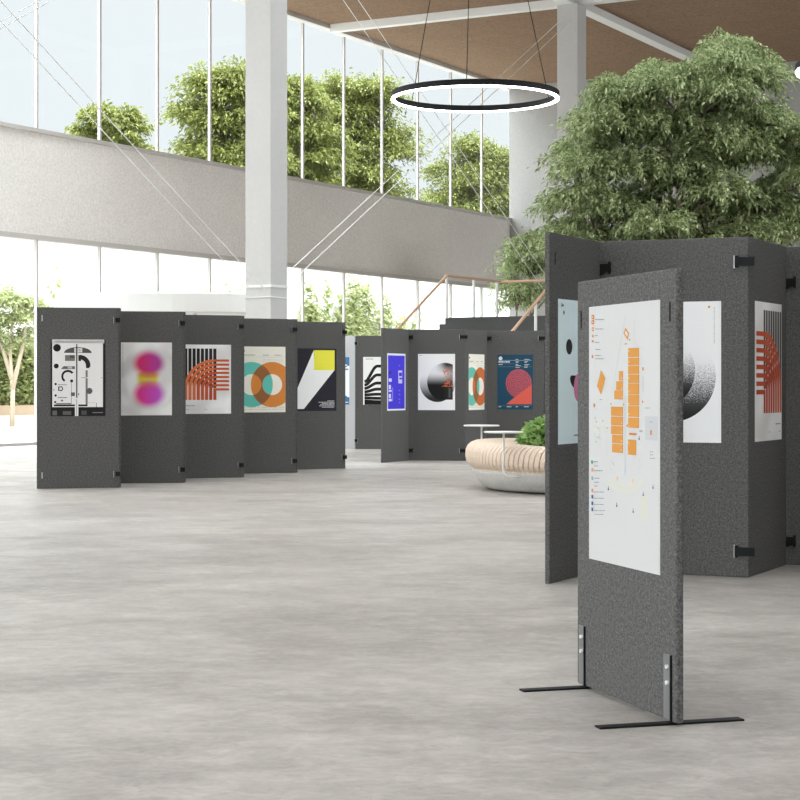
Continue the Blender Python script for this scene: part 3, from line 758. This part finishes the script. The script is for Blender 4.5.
def mellipse(cx, cy, rx, ry, th, c, a0=0, a1=360, n=40):
    for k in range(n):
        A, Bb = math.radians(a0+(a1-a0)*k/n), math.radians(a0+(a1-a0)*(k+1)/n)
        mpoly([(cx+rx*math.cos(A), cy+ry*math.sin(A)), (cx+rx*math.cos(Bb), cy+ry*math.sin(Bb)), (cx+(rx-th)*math.cos(Bb), cy+(ry-th)*math.sin(Bb)), (cx+(rx-th)*math.cos(A), cy+(ry-th)*math.sin(A))], c)
mellipse(375, 1195, 118, 95, 26, pale_y, 0, 180); mellipse(375, 1195, 60, 48, 20, pale_y, 20, 160); mrect(478, 1300, 518, 1470, pale_y)
mellipse(372, 1100, 105, 75, 2.5, lg, 150, 390); mp_.up()
for i, (x0, y0, x1, y1) in enumerate(((430, 130, 436, 1100), (488, 560, 490, 700), (250, 650, 252, 1100))): mrect(x0, y0, x1-3, y1, (186, 187, 189)) if i != 1 else mrect(x0+2, 510, x0+6, 610, (164, 164, 168))
mpoly([(372, 105), (376, 105), (285, 640), (281, 640)], (184, 190, 188)); mpoly([(400, 260), (404, 260), (500, 330), (498, 336)], (186, 190, 186)); mp_.up()
for (y0, y1) in ((320, 380), (385, 434), (438, 493), (497, 554), (558, 629), (633, 702), (707, 779), (785, 852)): mrect(393, y0, 466, y1, OR)
mrect(391, 932, 447, 1032, OR)
mrect(332, 474, 359, 536, OR); mrect(313, 541, 359, 599, OR); mrect(301, 603, 359, 662, OR)
for (y0, y1) in ((711, 773), (778, 835), (840, 895), (900, 955), (960, 1018)): mrect(279 if y0 < 890 else 286, y0, 359, y1, OR)
mpoly([(185, 575), (212, 467), (241, 520), (213, 632)], OR)
mpoly([(362, 222), (375, 182), (401, 224), (390, 268)], OR); mp_.up(); mpoly([(371, 222), (378, 203), (392, 226), (387, 245)], (196, 196, 195))
for (x, y) in ((350, 520), (352, 590), (352, 648), (350, 760), (350, 820), (350, 880), (350, 940), (350, 1002), (398, 340), (398, 410), (398, 520), (398, 610), (398, 690), (398, 760), (398, 840), (396, 950), (396, 1015)): mrect(x-4, y-5, x+4, y+6, (204, 176, 132))
for (x0, y0, x1, y1) in ((149, 100, 166, 128), (149, 134, 166, 162), (151, 182, 163, 208), (154, 232, 162, 250), (150, 268, 162, 282), (150, 368, 160, 388), (376, 288, 386, 296), (401, 258, 407, 272), (488, 448, 498, 470), (486, 670, 494, 688), (162, 690, 173, 712), (541, 868, 552, 900), (400, 886, 450, 900), (383, 830, 395, 845), (360, 690, 366, 704), (276, 688, 284, 698)): mrect(x0, y0, x1, y1, (196, 120, 58))
mp_.up()
rr = random.Random(3)
for (x, y) in ((156, 114), (156, 148), (157, 195)): mrect(x-3, y-3, x+4, y+3, (244, 224, 190))
for (x0, x1, y) in ((174, 236, 129), (176, 230, 193), (172, 192, 238), (172, 200, 283), (176, 210, 330), (174, 214, 370), (174, 230, 392), (508, 540, 720), (205, 222, 664), (366, 384, 294), (165, 192, 1078), (168, 196, 1106), (166, 222, 1138), (168, 206, 1188), (168, 200, 1216), (168, 192, 1240), (166, 236, 1280), (168, 236, 1322), (168, 230, 1363), (168, 240, 1404), (170, 228, 1430), (540, 560, 1012), (540, 562, 1032), (540, 574, 1056), (540, 555, 812), (470, 490, 870), (470, 492, 878)):
    x = x0
    while x < x1:
        l = rr.uniform(4, 11); mrect(x, y-2.5, min(x+l, x1), y+2.5, (118, 118, 122) if y < 1000 else (112, 118, 132)); x += l+2.5
for (x, y, c) in ((153, 1080, (80, 150, 120)), (155, 1132, (232, 140, 70)), (155, 1188, (130, 150, 160)), (155, 1270, (232, 140, 70)), (155, 1312, bl), (155, 1355, bl), (155, 1396, bl)): mrect(x-6, y-12, x+6, y+12, c)
for (x, y) in ((262, 1255), (318, 1365), (428, 1405), (495, 1292), (560, 1245), (468, 919)):
    mrect(x-4, y+2, x+4, y+14, bl); mrect(x-1.5, y-14, x+1.5, y+2, bl)
for k in range(34):
    x, y = rr.uniform(158, 262), rr.uniform(785, 1000)
    if (x-205)**2/3000+(y-860)**2/12000 > 1: continue
    c = rr.choice(((206, 214, 120), (190, 210, 130), (150, 185, 210), (226, 222, 130), (120, 130, 150))); mrect(x-3, y-4, x+3, y+4, c)
for (x, y) in ((320, 1190), (425, 1208)): mrect(x-4, y-14, x+4, y+12, (234, 190, 120))
for k in range(5): mrect(369, 1105+k*14, 377, 1112+k*14, (170, 190, 210))
mpoly([(285, 1080), (288, 1078), (300, 1100), (298, 1102)], gy)
me = mp_.make(); o = bpy.data.objects.new('poster', me); C.objects.link(o)
o.location = q0 + sdx*sL + snrm*.0012 + Vector((0, 0, zB)); o.rotation_euler = sgn.rotation_euler
rec(o, 'white site map poster with orange blocks, on the free standing sign', 'poster')

# ------------------------------------------------------------------ round planter bench
BC = Vector((2.76, 23.85, 0))
bn = empty('round_bench', BC); rec(bn, 'round slatted wooden bench on a pale concrete base, around the indoor planting', 'bench')
b = B(); lathe(b, [(1.28, .02), (1.62, .02), (1.68, .06), (1.8, .24), (1.8, .27), (1.3, .27)], 96, close=True); obj('concrete_base', b, M_concrete, bn, True)
def seat_prof(a, groove=0):
    """rounded section of the seat at angle a; the back lifts where the ring swells"""
    lift = .5+.5*math.cos(a-math.radians(165)); top = .50+.15*lift; zc = .27+(top-.27)*.5; hz = (top-.27)*.5-groove*.6
    pts = [(1.80-groove, .255)]
    for k in range(9):
        t = math.radians(-62+k*19); rr_ = .24-groove
        pts.append((1.655+rr_*math.copysign(abs(math.cos(t))**.75, math.cos(t)), zc+hz*math.copysign(abs(math.sin(t))**.8, math.sin(t))))
    return pts+[(1.45, top-.035-groove*.5), (1.28, top-.11), (1.26, .255)]
NS = 150
b = B()
for k in range(NS):
    a0 = 2*PI*k/NS; a1 = a0+2*PI/NS*.80
    rows = []
    for a_, sk in ((a0, 0), (a1, 0)):
        pr = seat_prof(a_); rows.append([b.verts.new((r_*math.cos(a_+.10*(j/12)), r_*math.sin(a_+.10*(j/12)), z_)) for j, (r_, z_) in enumerate(pr)])
    m_ = len(rows[0])
    for j in range(m_): b.faces.new((rows[0][j], rows[1][j], rows[1][(j+1) % m_], rows[0][(j+1) % m_]))
    b.faces.new(rows[0][::-1]); b.faces.new(rows[1])
bmesh.ops.recalc_face_normals(b, faces=b.faces[:]); so_ = obj('slatted_seat', b, M_wood, bn)
b = B(); rings = []
for k in range(96):
    a = 2*PI*k/96; rings.append([b.verts.new((r_*math.cos(a), r_*math.sin(a), z_)) for j, (r_, z_) in enumerate(seat_prof(a, .022))])
for k in range(96):
    r0, r1 = rings[k], rings[(k+1) % 96]
    m_ = len(r0)
    for j in range(m_): b.faces.new((r0[j], r1[j], r1[(j+1) % m_], r0[(j+1) % m_]))
bmesh.ops.recalc_face_normals(b, faces=b.faces[:]); obj('seat_core', b, M_groove, so_)
b = B(); lathe(b, [(1.24, .0), (1.25, .42), (.9, .47), (.02, .49)], 48); o = obj('planting_bed', b, M_soil, bn, True)

# C-shaped side tables clipped to the bench
def side_table(p, ang, lab, ztop=.775):
    r = empty('side_table', (p[0], p[1], 0), ang); rec(r, lab, 'side table', 'small round side tables at the bench')
    b = B(); lathe(b, [(.235, ztop), (.25, ztop+.006), (.25, ztop+.016), (.24, ztop+.02)], 40); obj('table_top', b, M_tabletop, r)
    b = B(); tube(b, [(0, 0, ztop), (0, 0, .40), (-.01, 0, .33), (.01, 0, .27), (.05, 0, .235), (.10, 0, .228), (.2, 0, .228)], .013, 10); obj('bent_leg', b, M_tabletop, r, True)
side_table((1.295, 22.48), 0.05, 'white round side table with bent leg in front of the bench')
side_table((1.13, 24.95), -.5, 'white round side table at the far left side of the bench', .80)

# bushes in the bed
def bush(p, R, H, lab, nleaf=2600):
    P, D = [], []
    for _ in range(nleaf):
        d = rng.normal(0, 1, 3); d[2] = abs(d[2]); d /= np.linalg.norm(d); s = rng.uniform(.35, 1)**.5
        P.append(d*np.array([R, R, H])*s); D.append(d)
    r = empty('leafy_bush', p); rec(r, lab, 'plant', 'bushes in the bench bed')
    obj('foliage', leaves_mesh(np.array(P), np.array(D), .11, .085, .8), M_leaf_bush, r)
    b = B()
    for k in range(7): a = k*.9; tube(b, [(0, 0, -.08), (R*.3*math.cos(a), R*.3*math.sin(a), H*.45), (R*.55*math.cos(a), R*.55*math.sin(a), H*.75)], [.012, .008, .004], 5)
    obj('stems', b, M_bark, r)
bush((1.98, 23.6, .50), .42, .44, 'bright green leafy bush growing in the round bench, beside the near panel', 1900)
bush((2.75, 23.2, .50), .5, .5, 'green leafy bush in the round bench, hidden behind the near panel')

# ------------------------------------------------------------------ indoor trees
TB = Vector((3.0, 24.6, .47))
def tp(px, py, dy=0): Y = 24.6+dy; return Vector(((px-400)/1800*Y-TB.x, dy, 1.38-(py-384.5)*Y/1800-TB.z))
cl = []
spec = [(655, 75, 26, 20), (625, 92, 26, 18), (690, 88, 26, 20), (728, 52, 24, 18), (752, 68, 24, 20), (600, 122, 28, 20), (640, 125, 34, 22), (682, 128, 34, 24), (722, 98, 30, 22), (760, 108, 26, 22),
        (588, 158, 30, 20), (630, 165, 36, 24), (675, 170, 38, 24), (718, 148, 34, 24), (758, 150, 28, 22), (580, 200, 32, 20), (620, 208, 36, 24), (665, 215, 40, 24), (712, 200, 38, 26), (755, 195, 36, 24),
        (790, 130, 24, 22), (808, 175, 30, 26), (795, 220, 34, 24), (745, 235, 36, 22), (575, 236, 30, 20), (640, 250, 40, 22), (700, 250, 40, 22), (830, 140, 30, 26), (840, 210, 32, 28), (660, 280, 50, 26), (740, 285, 50, 26), (600, 275, 34, 22)]
rr = random.Random(11)
for (px, py, rx, rz) in spec:
    for dy in (-.75, 0, .6):
        k = 24.6/1800; dy += rr.uniform(-.35, .35)
        edge = abs(px-690)/150
        c = tp(px+rr.uniform(-6, 6), py+rr.uniform(-11, 11)+6, dy*(1-.4*min(edge, 1))); cl.append((tuple(c), (rx*k*1.0, rx*k*1.0, rz*k*1.05)))
stems = [[(0, 0, -.05), (.12, .05, .8), (-.05, .1, 1.7), (-.25, .1, 2.6), (-.3, 0, 3.6), (.1, 0, 4.4)],
         [(.15, 0, -.05), (.3, .05, .9), (.8, .1, 1.9), (1.2, 0, 2.9), (1.4, 0, 4.0), (1.5, 0, 4.9)],
         [(.1, -.1, -.05), (.1, -.2, .8), (.6, -.4, 1.8), (.7, -.5, 3.0), (.9, -.4, 4.3)]]
grow_tree('indoor_tree', 'large bushy green indoor tree rising from the round bench behind the near panels', TB, stems, cl, 76, 24, .40, .072, .030, M_leaf_in, M_bark, droop=.75, spread=.022, trunk_r=.07)
cl = []
def tq(px, py, dy=0): Y = 54+dy; return ((px-400)/1800*Y-3.8, dy, 1.38-(py-384.5)*Y/1800)
for (px, py) in ((519, 252), (530, 242), (545, 250), (514, 268), (528, 268), (548, 272), (513, 288), (524, 290), (545, 295), (560, 260), (565, 285), (515, 304)):
    cl.append((tq(px, py, rr.uniform(-.6, .6)), (.42, .5, .34)))
grow_tree('indoor_tree', 'smaller green indoor tree behind the staircase landing', (3.8, 54, 0), [[(0, 0, 0), (.05, 0, 1.0), (0, 0, 2.2), (.1, 0, 3.4), (.1, 0, 4.6)], [(0, 0, .9), (-.3, 0, 2.2), (-.3, 0, 3.6)]], cl, 40, 16, .5, .16, .05, M_leaf_in, M_bark, droop=.7, spread=.06, trunk_r=.08)

# ------------------------------------------------------------------ outdoors
b = B(); ubox(b, -20, 60, -15.4, -15, -.02, 6.7); rec(obj('garden_wall', b, M_gwall), 'high white garden wall seen through the lower windows', 'wall')
# planter with bench and hedge at the far left
pr_ = empty('garden_planter', uv(0, 0)); rec(pr_, 'long sandstone planter with a white bench front, outside the left windows', 'planter')
def gb(name, m, u0, u1, v0, v1, z0, z1, par=pr_):
    b = B(); ubox(b, u0, u1, v0, v1, z0, z1); o = obj(name, b, m); o.parent = par; o.matrix_parent_inverse = Matrix.Translation(-par.location); return o
gb('planter_box', M_sand, -14, 40, -14.9, -13.4, -.02, .68); gb('bench_front', M_gwall, -14, 40, -13.39, -12.95, -.02, .34)
NH = 26000
P = np.stack([rng.uniform(-14, 40, NH), rng.uniform(-14.6, -13.65, NH), rng.uniform(.66, 2.75, NH)], 1)
P[:, 1] = np.where(rng.random(NH) < .75, -13.7+rng.normal(0, .07, NH), P[:, 1])
Pw = np.array([W0.x, W0.y, 0]) + P[:, :1]*np.array(U3)[None] + P[:, 1:2]*np.array(V3)[None]; Pw[:, 2] = P[:, 2]
Dn = np.repeat(np.array([[V3.x, V3.y, .4]]), NH, 0)
hd = rec(empty('hedge', uv(0, -14)), 'clipped green hedge growing in the sandstone planter outside', 'hedge')
o = obj('foliage', leaves_mesh(Pw, Dn, .24, .15, .9), M_leaf_hedge); o.parent = hd; o.matrix_parent_inverse = Matrix.Translation(-hd.location)
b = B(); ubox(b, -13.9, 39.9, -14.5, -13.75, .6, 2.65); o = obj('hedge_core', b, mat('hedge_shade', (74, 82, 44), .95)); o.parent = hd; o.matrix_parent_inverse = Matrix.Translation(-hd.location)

def out_tree(px, py, Y, rpx, rpy, lab, n=26, lm=M_leaf_out, L=.42, per=30, nl=14, kind='garden_tree', bark=M_bark, tr=.16, grp='trees outside the windows', base_z=0, dense=1.0):
    k = Y/1800; bx = (px-400)*k; cz = 1.38-(py-384.5)*k; R, H = rpx*k, rpy*k; cl = []; rr = random.Random(int(px*7+py))
    for i in range(n):
        a = rr.uniform(0, 2*PI); q = rr.uniform(.1, 1)**.5*.80; zz = rr.uniform(-.95, .85)
        m_ = math.sqrt(max(.05, 1-zz*zz*.85)); cl.append(((R*q*m_*math.cos(a), R*q*m_*math.sin(a)*.7, cz+H*zz*.85), (R*.24, R*.24, R*.2)))
    st = [[(0, 0, base_z), (.02*R, 0, cz*.35), (-.05*R, 0, cz*.7), (0, 0, cz), (0, 0, cz+H*.7)], [(0, 0, cz*.35), (.3*R, 0, cz*.8), (.4*R, 0, cz+H*.3)], [(0, 0, cz*.45), (-.35*R, .1, cz*.85), (-.45*R, 0, cz+H*.2)]]
    return grow_tree(kind, lab, (bx, Y, 0), st, cl, per, nl, R*.42, L, L*.45, lm, bark, droop=.5, spread=R*.05, trunk_r=tr, group=grp)
for (px, py, Y, rx, ry, lab, nc) in ((108, 162, 80, 40, 66, 'small green tree top outside the upper windows at far left', 30),
        (226, 150, 86, 58, 98, 'green tree outside the upper windows directly left of the left column', 70),
        (300, 160, 92, 46, 100, 'green tree outside the upper windows, just right of the left column', 60),
        (360, 165, 97, 58, 108, 'green tree outside the upper windows, left below the ring light', 78),
        (476, 205, 109, 50, 78, 'rounded green tree outside the upper windows below the ring light', 56)):
    out_tree(px, py, Y, rx, ry, lab, nc, L=.24, per=34, nl=18, grp=None)
# pale sapling in front of the hedge
out_tree(12, 322, 59, 38, 34, 'pale slender sapling in front of the hedge outside, far left', 22, lm=M_leaf_pale, L=.16, per=20, nl=10, kind='sapling', bark=M_palebark, tr=.09, grp=None)

# climbers on the white wall
def climber(u, z, h_, w_, lab, nst=6, nleaf=420):
    """thin shoots climbing the garden wall from the planter, leaves thinning upward"""
    r = rec(empty('climbing_plant', uv(u, -14.9, 0)), lab, 'climber'); rr = random.Random(int(u*10)); P, D = [], []; b = B()
    for s in range(nst):
        x = rr.uniform(-w_, w_)*.5; zt = z+h_*rr.uniform(.35, 1); pts = [U3*x + V3*.1+Vector((0, 0, .6))]
        nseg = 7; xx = x
        for i in range(1, nseg+1):
            xx += rr.uniform(-.3, .3); pts.append(U3*xx + V3*rr.uniform(.08, .3) + Vector((0, 0, .6+(zt-.6)*i/nseg)))
        tube(b, pts, [.02*(1-i/8) + .004 for i in range(nseg+1)], 5)
        for _ in range(int(nleaf*(zt/(z+h_)))):
            t = rr.random()**1.5*nseg; i = min(int(t), nseg-1); p = pts[i].lerp(pts[i+1], t-i); wd = .75*(1-t/nseg)+.12
            P.append(tuple(p + U3*rr.gauss(0, wd) + V3*abs(rr.gauss(0, .12)) + Vector((0, 0, rr.gauss(0, .2))))); D.append((V3.x, V3.y, .2))
    obj('stems', b, M_palebark, r); obj('foliage', leaves_mesh(np.array(P), np.array(D), .26, .15, .9), M_leaf_pale, r)
def wall_u(px):      # hall coordinate of the garden wall behind a picture column
    k = (px-400)/1800; P0 = uv(0, -14.9); return (k*P0.y-P0.x)/(U3.x-k*U3.y)
for (px, h_, w_, nst, nl_, lab) in ((62, 4.8, 1.6, 4, 150, 'sparse climbing plant on the white garden wall, above the leftmost panel'),
                               (150, 5.0, 1.8, 4, 150, 'sparse climbing shoots on the white garden wall, above the pink blob poster'),
                               (198, 5.9, 3.0, 6, 200, 'tall thin climbing shoots on the white garden wall, above the arches poster'),
                               (236, 4.9, 1.8, 4, 140, 'low climbing shoots on the white garden wall, just left of the column'),
                               (322, 5.2, 4.4, 14, 560, 'leafy climber on the white garden wall, right of the column'),
                               (366, 5.6, 4.6, 16, 600, 'tallest leafy climber on the white garden wall, above the gap between the panel rows'),
                               (404, 4.6, 2.6, 7, 330, 'leafy climber on the white garden wall, by the foot of the oak handrail'),
                               (436, 4.0, 2.4, 7, 300, 'leafy climber on the white garden wall seen through the staircase rail')):
    climber(wall_u(px), .6, h_, w_, lab, nst, nl_)
